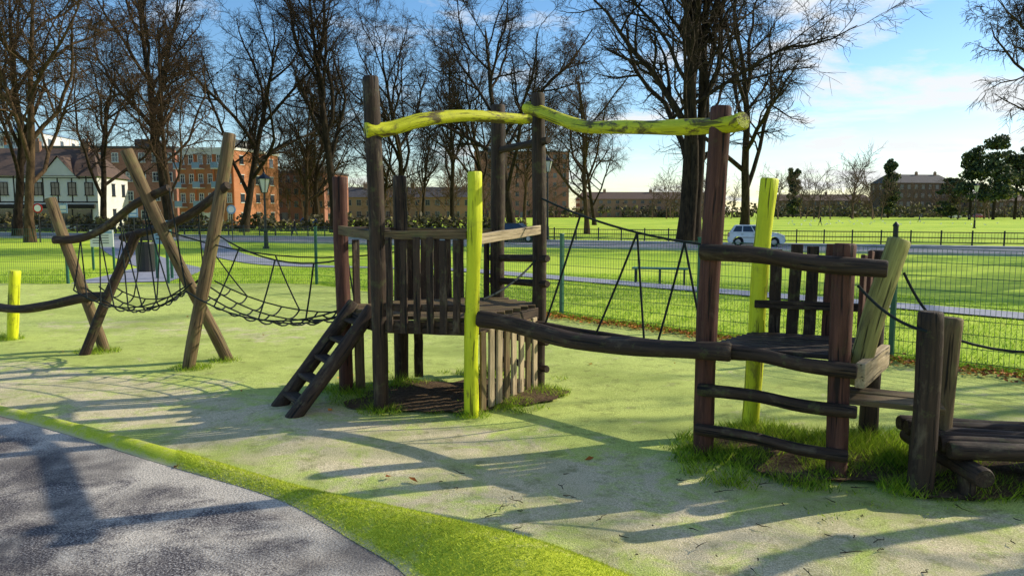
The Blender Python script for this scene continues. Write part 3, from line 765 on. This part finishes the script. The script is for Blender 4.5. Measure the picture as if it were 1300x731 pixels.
def building(name,px0,px1,Y,h,floors,cols,wall,roof='gable',roofmat=None,depth=12,yaw=0,rh=3,frame=None,extra=None,chim=True,shop=False):
    x0=(px0-650)/940*Y; x1=(px1-650)/940*Y; w=x1-x0
    e=empty(name,((x0+x1)/2,Y,-.8),yaw); frame=frame or WHITE; roofmat=roofmat or ROOF
    m=M(); m.box((0,depth/2,h/2),(w,depth,h)); m.build('walls',[wall],e)
    m=M()
    if roof=='gable':
        o=.4; vs=[(-w/2-o,-o,h),(w/2+o,-o,h),(w/2+o,depth+o,h),(-w/2-o,depth+o,h),(-w/2+(rh*.6),depth/2,h+rh),(w/2-(rh*.6),depth/2,h+rh)]
        m.add(vs,[(0,1,5,4),(1,2,5),(2,3,4,5),(3,0,4),(3,2,1,0)])
    else:
        m.box((0,depth/2,h+.2),(w+.4,depth+.4,.4)); 
        m.box((w*.2,depth/2,h+1.2),(w*.15,depth*.4,1.8))
    m.build('roof',[roofmat],e)
    if chim and roof=='gable':
        m=M()
        for u in (-.3,.05,.35): m.box((w*u,depth/2-.5,h+rh+.1),(1.1,.7,1.8)); m.box((w*u-.25,depth/2-.5,h+rh+1.2),(.25,.25,.5)); m.box((w*u+.25,depth/2-.5,h+rh+1.2),(.25,.25,.5))
        m.build('chimneys',[BR2],e)
    mf=M();mg=M(); fh=h/floors; cw=w/cols; ww=min(1.3,cw*.45); wh=fh*.48
    for f in range(floors):
        if shop and f==0: continue
        for c in range(cols):
            x=-w/2+cw*(c+.5); z=fh*(f+.52)
            mg.box((x,-.01,z),(ww,.06,wh))
            for s in(-1,1): mf.box((x+s*ww/2,-.04,z),(.1,.12,wh+.1)); 
            mf.box((x,-.043,z+wh/2),(ww+.1,.12,.1)); mf.box((x,-.06,z-wh/2),(ww+.3,.2,.1)); mf.box((x,-.035,z),(.06,.06,wh)); mf.box((x,-.037,z+wh*.1),(ww,.06,.06))
    for s in (-1,1):
        for f in range(floors):
            for k in range(3):
                y=depth*(k+.5)/3; z=fh*(f+.52)
                mg.box((s*(w/2+.01),y,z),(.06,1.2,wh)); mf.box((s*(w/2+.04),y,z-wh/2),(.16,1.4,.1)); mf.box((s*(w/2+.04),y,z+wh/2),(.12,1.3,.1))
    if shop:
        mg.box((0,-.02,fh*.45),(w*.92,.08,fh*.6))
        for i in range(9): mf.box((-w*.46+w*.92*i/8,-.06,fh*.45),(.12,.14,fh*.62))
        mf.box((0,-.15,fh*.86),(w*.96,.3,fh*.16))
    else:
        mf.box((cw*.0,-.05,1.1),(1.3,.1,2.3))
    mg.build('windows',[GLASS],e); mf.build('window_frames',[frame],e)
    if extra: extra(e,w,h,depth,fh,cw,floors,cols)
    return e
def tudor(e,w,h,d,fh,cw,fl,co):
    m=M()
    for i in range(int(w/1.9)+1):
        x=-w/2+i*1.9; m.box((x,-.012,fh+(h-fh)/2),(.16,.05,h-fh))
    for z in (fh+.1,h-.2): m.box((0,-.016,z),(w,.06,.18))
    m.build('timber_framing',[TIMB],e)
    m=M()
    for u in (-.28,.28):
        x=w*u; m.add([(x-2.4,-.3,h-.2),(x+2.4,-.3,h-.2),(x,-.3,h+2.6),(x-2.4,4,h-.2),(x+2.4,4,h-.2),(x,4,h+2.6)],[(0,1,2),(3,5,4)],0); 
        m.add([(x-2.7,-.5,h-.4),(x,-.5,h+2.8),(x,4,h+2.8),(x-2.7,4,h-.4),(x+2.7,-.5,h-.4),(x+2.7,4,h-.4)],[(0,1,2,3),(1,4,5,2)],1)
    m.build('gables',[REND,TILE],e)
def balc(e,w,h,d,fh,cw,fl,co):
    m=M()
    for f in range(1,fl):
        for c in range(0,co,2):
            x=-w/2+cw*(c+.5); z=fh*f+.1
            m.box((x,-.7,z),(cw*.8,1.4,.16),0); m.box((x,-1.38,z+.55),(cw*.8,.05,.9),1)
    for c in range(1,co,2):
        x=-w/2+cw*(c+.5); m.box((x+cw*.38,-.03,h/2),(cw*.2,.1,h*.96),2)
    m.box((0,-.05,h-.3),(w+.1,.2,.7),0)
    m.build('balconies',[REND,BLUEC,ORANGE],e)
building('timber_framed_pub',-80,122,104,7.4,2,10,REND,'gable',TILE,11,.12,4.2,TIMB,tudor,True,True)
building('apartment_block',-70,60,140,17.,5,9,REND,'flat',BLUEC,14,.1,extra=balc)
building('red_brick_flats',62,226,138,14,4,10,BR1,'flat',ROOF,14,.05,extra=None)
building('apartment_block',226,304,120,12.2,4,6,BR3,'flat',REND,14,-.2,extra=balc)
building('brick_apartments',310,416,160,10.6,4,10,BR1,'flat',ROOF,14,-.15,frame=GREYF)
building('terraced_houses',425,600,212,6.5,2,14,BR2,'gable',ROOF,10,-.05,frame=GREYF)
building('brick_tower_block',603,722,300,26,7,10,BR1,'flat',ROOF,16,.05,frame=GREYF)
building('terraced_houses',735,905,305,7.5,3,16,BR2,'gable',TILE,12,.05,frame=GREYF)
building('terraced_houses',985,1108,350,7.5,3,12,BR4,'gable',TILE,12,.05,frame=GREYF)
building('brick_school',1125,1210,330,15,4,9,BR4,'gable',ROOF,16,.1,4,frame=GREYF)
building('terraced_houses',1220,1400,320,7,2,14,BR4,'gable',TILE,12,.08,frame=GREYF)

# ------------------------------------------------------------------ cars
TYRE=plain('tyre_rubber',(.02,.02,.02),(.012,.012,.012),9,.9)
ALLOY=plain('alloy',(.45,.45,.46),(.3,.3,.3),5,.35,.5,.8)
LAMP_R=NT('tail_lamp').fin((.4,.01,.01),.2,.6); LAMP_W=NT('head_lamp').fin((.75,.78,.8),.1,.8)
def car(x,y,yaw,paint,name='parked_car',van=False):
    e=empty(name,(x,y,-.77),yaw)
    hz=1.95 if van else 1.5
    low=[(-1.93,.32),(-1.97,.55),(-1.93,.82),(-1.82,.98),(.98,.98),(1.4,.93),(1.75,.80),(1.93,.62),(1.96,.36),(1.85,.22)]
    def arch(cx): return [(cx+.39*math.cos(a),.30+.39*math.sin(a)) for a in np.linspace(-.15,math.pi+.15,11)]
    out=low+[(1.62,.22)]+arch(1.22)[0:]+[(.75,.22),(-.78,.22)]+arch(-1.22)+[(-1.7,.22),(-1.88,.24)]
    n=len(out); m=M(); vs=[]
    for s,wd in ((-1,.80),(-1,.85),(1,.85),(1,.80)):
        for (a,b) in out:
            k=.0 if wd==.85 else 1
            cz_=.6; vs.append((a*(1-.02*k),s*wd*(1 if b<.9 else .96),cz_+(b-cz_)*(1-.03*k)))
    fs=[]
    for r_ in range(3):
        for i in range(n): j=(i+1)%n; fs.append((r_*n+i,r_*n+j,(r_+1)*n+j,(r_+1)*n+i))
    fs.append(tuple(range(n))[::-1]); fs.append(tuple(range(3*n,4*n)))
    m.add(vs,fs); ob=m.build('body',[paint],e)
    b0,b1,t0,t1=-1.86,1.02,-1.50,.28
    if van: t0=-1.8
    B8=[Vector(p) for p in [(b0,-.80,.955),(b1,-.80,.955),(b1,.80,.955),(b0,.80,.955),(t0,-.60,hz),(t1,-.60,hz),(t1,.60,hz),(t0,.60,hz)]]
    m=M(); m.add(B8,[(0,1,5,4),(1,2,6,5),(2,3,7,6),(3,0,4,7),(4,5,6,7)]); m.build('cabin',[paint],e,bevel=.05)
    g=M()
    def pane(a,b,c,d,u0,u1,v0,v1,sl=0):
        nrm=(b-a).cross(d-a).normalized()
        f=lambda u,v:(a*(1-u)+b*u)*(1-v)+(d*(1-u)+c*u)*v+nrm*.012
        g.add([f(u0,v0),f(u1,v0),f(u1-sl,v1),f(u0,v1)],[(0,1,2,3)])
    a,b,c,d,e5,f5,g5,h5=B8
    pane(a,b,f5,e5,.08,.30,.12,.86); pane(a,b,f5,e5,.33,.60,.12,.86); pane(a,b,f5,e5,.63,.95,.12,.86)
    pane(c,d,h5,g5,.05,.37,.12,.86); pane(c,d,h5,g5,.40,.67,.12,.86); pane(c,d,h5,g5,.70,.92,.12,.86)
    pane(b,c,g5,f5,.07,.93,.08,.9); pane(d,a,e5,h5,.1,.9,.2,.85)
    g.build('glass',[GLASS],e)
    m=M()
    for cx in (-1.22,1.22):
        for s in (-1,1):
            m.tube([(cx,s*.62,.30),(cx,s*.66,.30),(cx,s*.82,.30),(cx,s*.845,.30)],[.28,.31,.31,.28],24,0); m.tube([(cx,s*.835,.30),(cx,s*.855,.30)],[.20,.17],12,1)
    m.build('wheels',[TYRE,ALLOY],e)
    m=M()
    m.box((0,0,.26),(3.3,1.5,.18),0); m.box((1.94,0,.40),(.06,1.3,.2),0); m.box((-1.95,0,.42),(.06,1.4,.16),0)
    for s in (-1,1):
        m.box((1.80,s*.62,.70),(.22,.3,.14),1); m.box((-1.90,s*.70,.80),(.12,.2,.3),2); m.box((.78,s*.93,1.0),(.12,.16,.12),3); m.box((0,s*.857,.62),(2.0,.012,.03),0)
        for hx in (-.1,-.95): m.box((hx,s*.862,.84),(.16,.02,.03),0)
    m.box((1.975,0,.45),(.01,.5,.11),4); m.box((-1.985,0,.62),(.01,.5,.11),4)
    m.build('trim',[BLACK,LAMP_W,LAMP_R,paint,WHITE],e,bevel=.01)
def carpaint(n,c):
    t=NT(n); t.b.inputs['Coat Weight'].default_value=.6; t.b.inputs['Coat Roughness'].default_value=.05; tc=t.n('ShaderNodeTexCoord')
    f=t.noise(tc.outputs['Object'],3,5); return t.fin(t.ramp(f,[(.3,tuple(x*.85 for x in c)),(.7,c)]),.3,.5)
CW=carpaint('silver_paint',(.72,.74,.76)); CB=carpaint('blue_paint',(.03,.10,.30)); CK=carpaint('dark_paint',(.02,.022,.028)); CR=carpaint('red_paint',(.4,.02,.02))
CL=carpaint('white_car_paint',(.78,.78,.76))
ya=math.atan(-.38)
def onroad(px,off):
    k=(px-650)/940; y=off/(1+.38*k); return k*y,y
x,y=onroad(960,60.3); car(x,y,ya,CW)
x,y=onroad(657,60.8); car(x,y,ya,CK)
for px,Y,c in ((398,112,CB),(243,104,CK)):
    car((px-650)/940*Y,Y,.2,c)
for px,c in ((1210,CL),(1240,CR)): car((px-650)/940*270,270,.1,c,van=(c is CL))

# ------------------------------------------------------------------ street furniture
NTg=NT('lantern_glass_mat').fin((.62,.62,.58),.2,.5)
def lamp(px,Y,h,name='street_lamp'):
    x=(px-650)/940*Y; e=empty(name,(x,Y,float(tz(x,Y))))
    m=M(); m.tube([(0,0,0),(0,0,.15),(0,0,.16),(0,0,1.1),(0,0,1.15),(0,0,1.2),(0,0,h-1.2)],[.22,.22,.15,.13,.16,.085,.065],12)
    m.tube([(-.4,0,h-1.6),(.4,0,h-1.6)],.025,6); m.tube([(0,0,h-1.2),(0,0,h-1.15)],[.06,.2],6)
    m.tube([(0,0,h-.25),(0,0,h-.1),(0,0,h+.05),(0,0,h+.25)],[.5,.36,.12,.02],6)
    for j in range(6):
        a=math.pi/3*j; m.tube([(.2*math.cos(a),.2*math.sin(a),h-1.16),(.43*math.cos(a),.43*math.sin(a),h-.24)],.028,4)
    m.build('column',[BLACK],e); m=M(); m.tube([(0,0,h-1.14),(0,0,h-.26)],[.18,.40],6); m.build('lantern_glass',[NTg],e)
lamp(338,50,4.9); lamp(695,64,7.0); lamp(1235,110,6.5)
def tsign(px,Y,h,kind,col):
    x=(px-650)/940*Y; e=empty('traffic_sign',(x,Y,-.8)); m=M()
    m.tube([(0,0,0),(0,0,h)],.045,8,1)
    if kind=='disc':
        m.tube([(0,-.06,h-.35),(0,-.09,h-.35)],.38,24,0); m.tube([(0,-.091,h-.35),(0,-.10,h-.35)],.27,24,2)
    else:
        m.box((0,-.07,h-.45),(.7,.03,.8),0); m.box((0,-.09,h-.35),(.5,.008,.3),2); m.box((0,-.09,h-.68),(.5,.008,.1),2)
    m.build('sign',[col,BLACK,WHITE],e)
tsign(52,60,3.1,'disc',RED); tsign(84,62,3.2,'rect',BLUEC); tsign(296,62,3.0,'disc',BLUEC); tsign(172,56,2.9,'rect',BLUEC)
be=empty('park_bench',(4.05,20.2,float(tz(4.05,20.2))),-.25)
m=M()
for i in range(4): m.box((0,-.22+i*.12,.44),(1.5,.10,.035),0)
for s in (-.65,0,.65):
    m.box((s,-.2,.21),(.05,.05,.42),1); m.box((s,.16,.21),(.05,.05,.42),1); m.box((s,0,.41),(.05,.46,.03),1)
m.build('frame',[GREEN,BLACK],be,bevel=.004)
b=empty('litter_bin',(-10.9,22,float(tz(-10.9,22))))
m=M(); m.tube([(0,0,0),(0,0,.05),(0,0,.85),(0,0,.9)],[.22,.25,.27,.25],16); m.tube([(0,0,.95),(0,0,1.12),(0,0,1.2)],[.27,.27,.1],16)
for j in range(4): a=j*1.57; m.tube([(.24*math.cos(a),.24*math.sin(a),.88),(.24*math.cos(a),.24*math.sin(a),.97)],.02,5)
m.build('bin_body',[BLACK],b,smooth=False)
def board(px,Y,w,h,z,mat,name):
    x=(px-650)/940*Y; e=empty(name,(x,Y,float(tz(x,Y)))); m=M()
    for s in(-1,1): m.box((s*w*.45,.03,(z+h)/2),(.06,.05,z+h),1)
    m.box((0,0,z+h/2),(w,.03,h),0); m.box((0,-.018,z+h*.86),(w*.9,.008,h*.12),2)
    for i in range(4): m.box((-.04*w,-.018,z+h*(.68-i*.15)),(w*.7,.006,h*.04),3)
    m.build('board',[mat,GREEN,BLUEC,BLACK],e)
board(130,24,.75,.55,.75,REND,'information_sign'); board(207,19,.42,.6,.9,BLUEC,'playground_sign')
g=empty('bollard',(30.5,59,-.8)); m=M(); m.tube([(0,0,0),(0,0,1.3),(0,0,1.35),(0,0,1.5),(0,0,1.7)],[.2,.2,.26,.2,.03],12); m.build('post',[BLACK],g)

# ------------------------------------------------------------------ people & birds on the field
def person(px,Y,yaw,coat,legs,step=.3):
    x=(px-650)/940*Y
    J={'pel':(0,0,.95,.15),'sp':(0,0,1.15,.14),'ch':(0,.02,1.38,.15),'nk':(0,.02,1.5,.06),'hd':(0,.05,1.62,.095),'ht':(0,.05,1.72,.08),
       'hl':(.1,0,.9,.1),'kl':(.1,step*.6,.5,.065),'al':(.1,step*.9,.09,.045),'tl':(.1,step*.9+.15,.04,.035),
       'hr':(-.1,0,.9,.1),'kr':(-.1,-step*.2,.5,.065),'ar':(-.1,-step*.9,.1,.045),'tr':(-.1,-step*.9+.14,.04,.035),
       'shl':(.19,.02,1.42,.065),'el':(.25,-.08,1.14,.048),'wl':(.24,-.02,.9,.035),'fl':(.24,.02,.8,.03),
       'shr':(-.19,.02,1.42,.065),'er':(-.25,.04,1.14,.048),'wr':(-.24,.16,.94,.035),'fr':(-.24,.2,.85,.03)}
    E=[('pel','sp'),('sp','ch'),('ch','nk'),('nk','hd'),('hd','ht'),('pel','hl'),('hl','kl'),('kl','al'),('al','tl'),('pel','hr'),('hr','kr'),('kr','ar'),('ar','tr'),('ch','shl'),('shl','el'),('el','wl'),('wl','fl'),('ch','shr'),('shr','er'),('er','wr'),('wr','fr')]
    ks=list(J); me=bpy.data.meshes.new('person'); me.from_pydata([J[k][:3] for k in ks],[(ks.index(a),ks.index(b)) for a,b in E],[])
    t=NT('clothes'); tc=t.n('ShaderNodeTexCoord'); sp=t.n('ShaderNodeSeparateXYZ'); t.l(tc.outputs['Object'],sp.inputs[0])
    mr=t.n('ShaderNodeMath',operation='DIVIDE'); t.l(sp.outputs[2],mr.inputs[0]); mr.inputs[1].default_value=1.8
    c=t.ramp(mr.outputs[0],[(0,(.03,.03,.03)),(.06,legs),(.46,coat),(.83,(.45,.28,.2)),(.92,(.05,.03,.02))]); c.node.color_ramp.interpolation='CONSTANT'
    me.materials.append(t.fin(c,.8,.2))
    ob=bpy.data.objects.new('person',me); COL.objects.link(ob); ob.location=(x,Y,-.78); ob.rotation_euler=(0,0,yaw)
    mo=ob.modifiers.new('skin','SKIN')
    for i,k in enumerate(ks): me.skin_vertices[0].data[i].radius=(J[k][3],J[k][3]*.8)
    me.skin_vertices[0].data[0].use_root=True
    s=ob.modifiers.new('sub','SUBSURF'); s.levels=1; s.render_levels=2
person(1040,128,1.6,(.03,.03,.05),(.04,.05,.09)); person(868,150,-1.5,(.25,.04,.03),(.03,.03,.04)); person(1165,170,1.4,(.04,.05,.12),(.05,.05,.06)); person(1228,190,-1.4,(.1,.1,.11),(.03,.03,.04)); person(375,76,1.9,(.02,.02,.025),(.03,.04,.08))
m=M(); rg=random.Random(31)
for i in range(60):
    x=rg.uniform(48,95); y=rg.uniform(120,190); a=rg.uniform(0,6.28); d=Vector((math.cos(a),math.sin(a),0)); c=Vector((x,y,-.55))
    m.tube([c-d*.22,c-d*.1,c+d*.05,c+d*.14+Vector((0,0,.06)),c+d*.17+Vector((0,0,.13)),c+d*.26+Vector((0,0,.12))],[.01,.07,.08,.05,.045,.005],6)
    m.tube([c,c+Vector((0,0,-.22))],.01,3)
m.build('gull_flock',[WHITE])

# ------------------------------------------------------------------ sky, sun, camera
EL,AZ=30,72
w=bpy.data.worlds.new('World'); sc.world=w; w.use_nodes=True; nt=w.node_tree; nt.nodes.clear()
N_=nt.nodes.new; L_=nt.links.new
out=N_('ShaderNodeOutputWorld'); bg=N_('ShaderNodeBackground'); sky=N_('ShaderNodeTexSky'); sky.sky_type='NISHITA'; sky.sun_disc=False
sky.sun_elevation=R(EL); sky.sun_rotation=R(AZ); sky.air_density=1.0; sky.dust_density=.3; sky.ozone_density=2.5
bg.inputs[1].default_value=.13
hs=N_('ShaderNodeHueSaturation'); hs.inputs['Saturation'].default_value=1.22; hs.inputs['Value'].default_value=1.35; L_(sky.outputs[0],hs.inputs['Color'])
tc=N_('ShaderNodeTexCoord'); sep=N_('ShaderNodeSeparateXYZ'); L_(tc.outputs['Generated'],sep.inputs[0])
ad=N_('ShaderNodeMath'); ad.operation='ADD'; L_(sep.outputs[2],ad.inputs[0]); ad.inputs[1].default_value=.14
cb=N_('ShaderNodeCombineXYZ')
for i in (0,1):
    dv=N_('ShaderNodeMath'); dv.operation='DIVIDE'; L_(sep.outputs[i],dv.inputs[0]); L_(ad.outputs[0],dv.inputs[1]); L_(dv.outputs[0],cb.inputs[i])
no=N_('ShaderNodeTexNoise'); no.inputs['Scale'].default_value=1.5; no.inputs['Detail'].default_value=7; no.inputs['Roughness'].default_value=.6; no.inputs['Distortion'].default_value=.3
L_(cb.outputs[0],no.inputs['Vector'])
bias=N_('ShaderNodeMath'); bias.operation='MULTIPLY_ADD'; L_(sep.outputs[0],bias.inputs[0]); bias.inputs[1].default_value=.16; L_(no.outputs['Fac'],bias.inputs[2])
cr=N_('ShaderNodeValToRGB'); cr.color_ramp.elements[0].position=.53; cr.color_ramp.elements[1].position=.66; cr.color_ramp.elements[1].color=(.92,.92,.92,1); L_(bias.outputs[0],cr.inputs[0])
mx=N_('ShaderNodeMix'); mx.data_type='RGBA'; L_(cr.outputs[0],mx.inputs[0]); L_(hs.outputs[0],mx.inputs[6]); mx.inputs[7].default_value=(7.2,7.3,7.4,1)
L_(mx.outputs[2],bg.inputs[0]); L_(bg.outputs[0],out.inputs[0])
sl=bpy.data.lights.new('sun','SUN'); sl.energy=5; sl.angle=R(.5); sl.color=(1,.92,.74)
so=bpy.data.objects.new('sun',sl); so.rotation_euler=(R(90-EL),0,R(180-AZ)); COL.objects.link(so)
cd=bpy.data.cameras.new('camera'); cd.lens=26.03; cd.sensor_width=36; cd.clip_end=4000; cd.clip_start=.05
cam=bpy.data.objects.new('camera',cd); cam.location=(0,0,1.7); cam.rotation_euler=(R(90-5.9),0,0); COL.objects.link(cam); sc.camera=cam
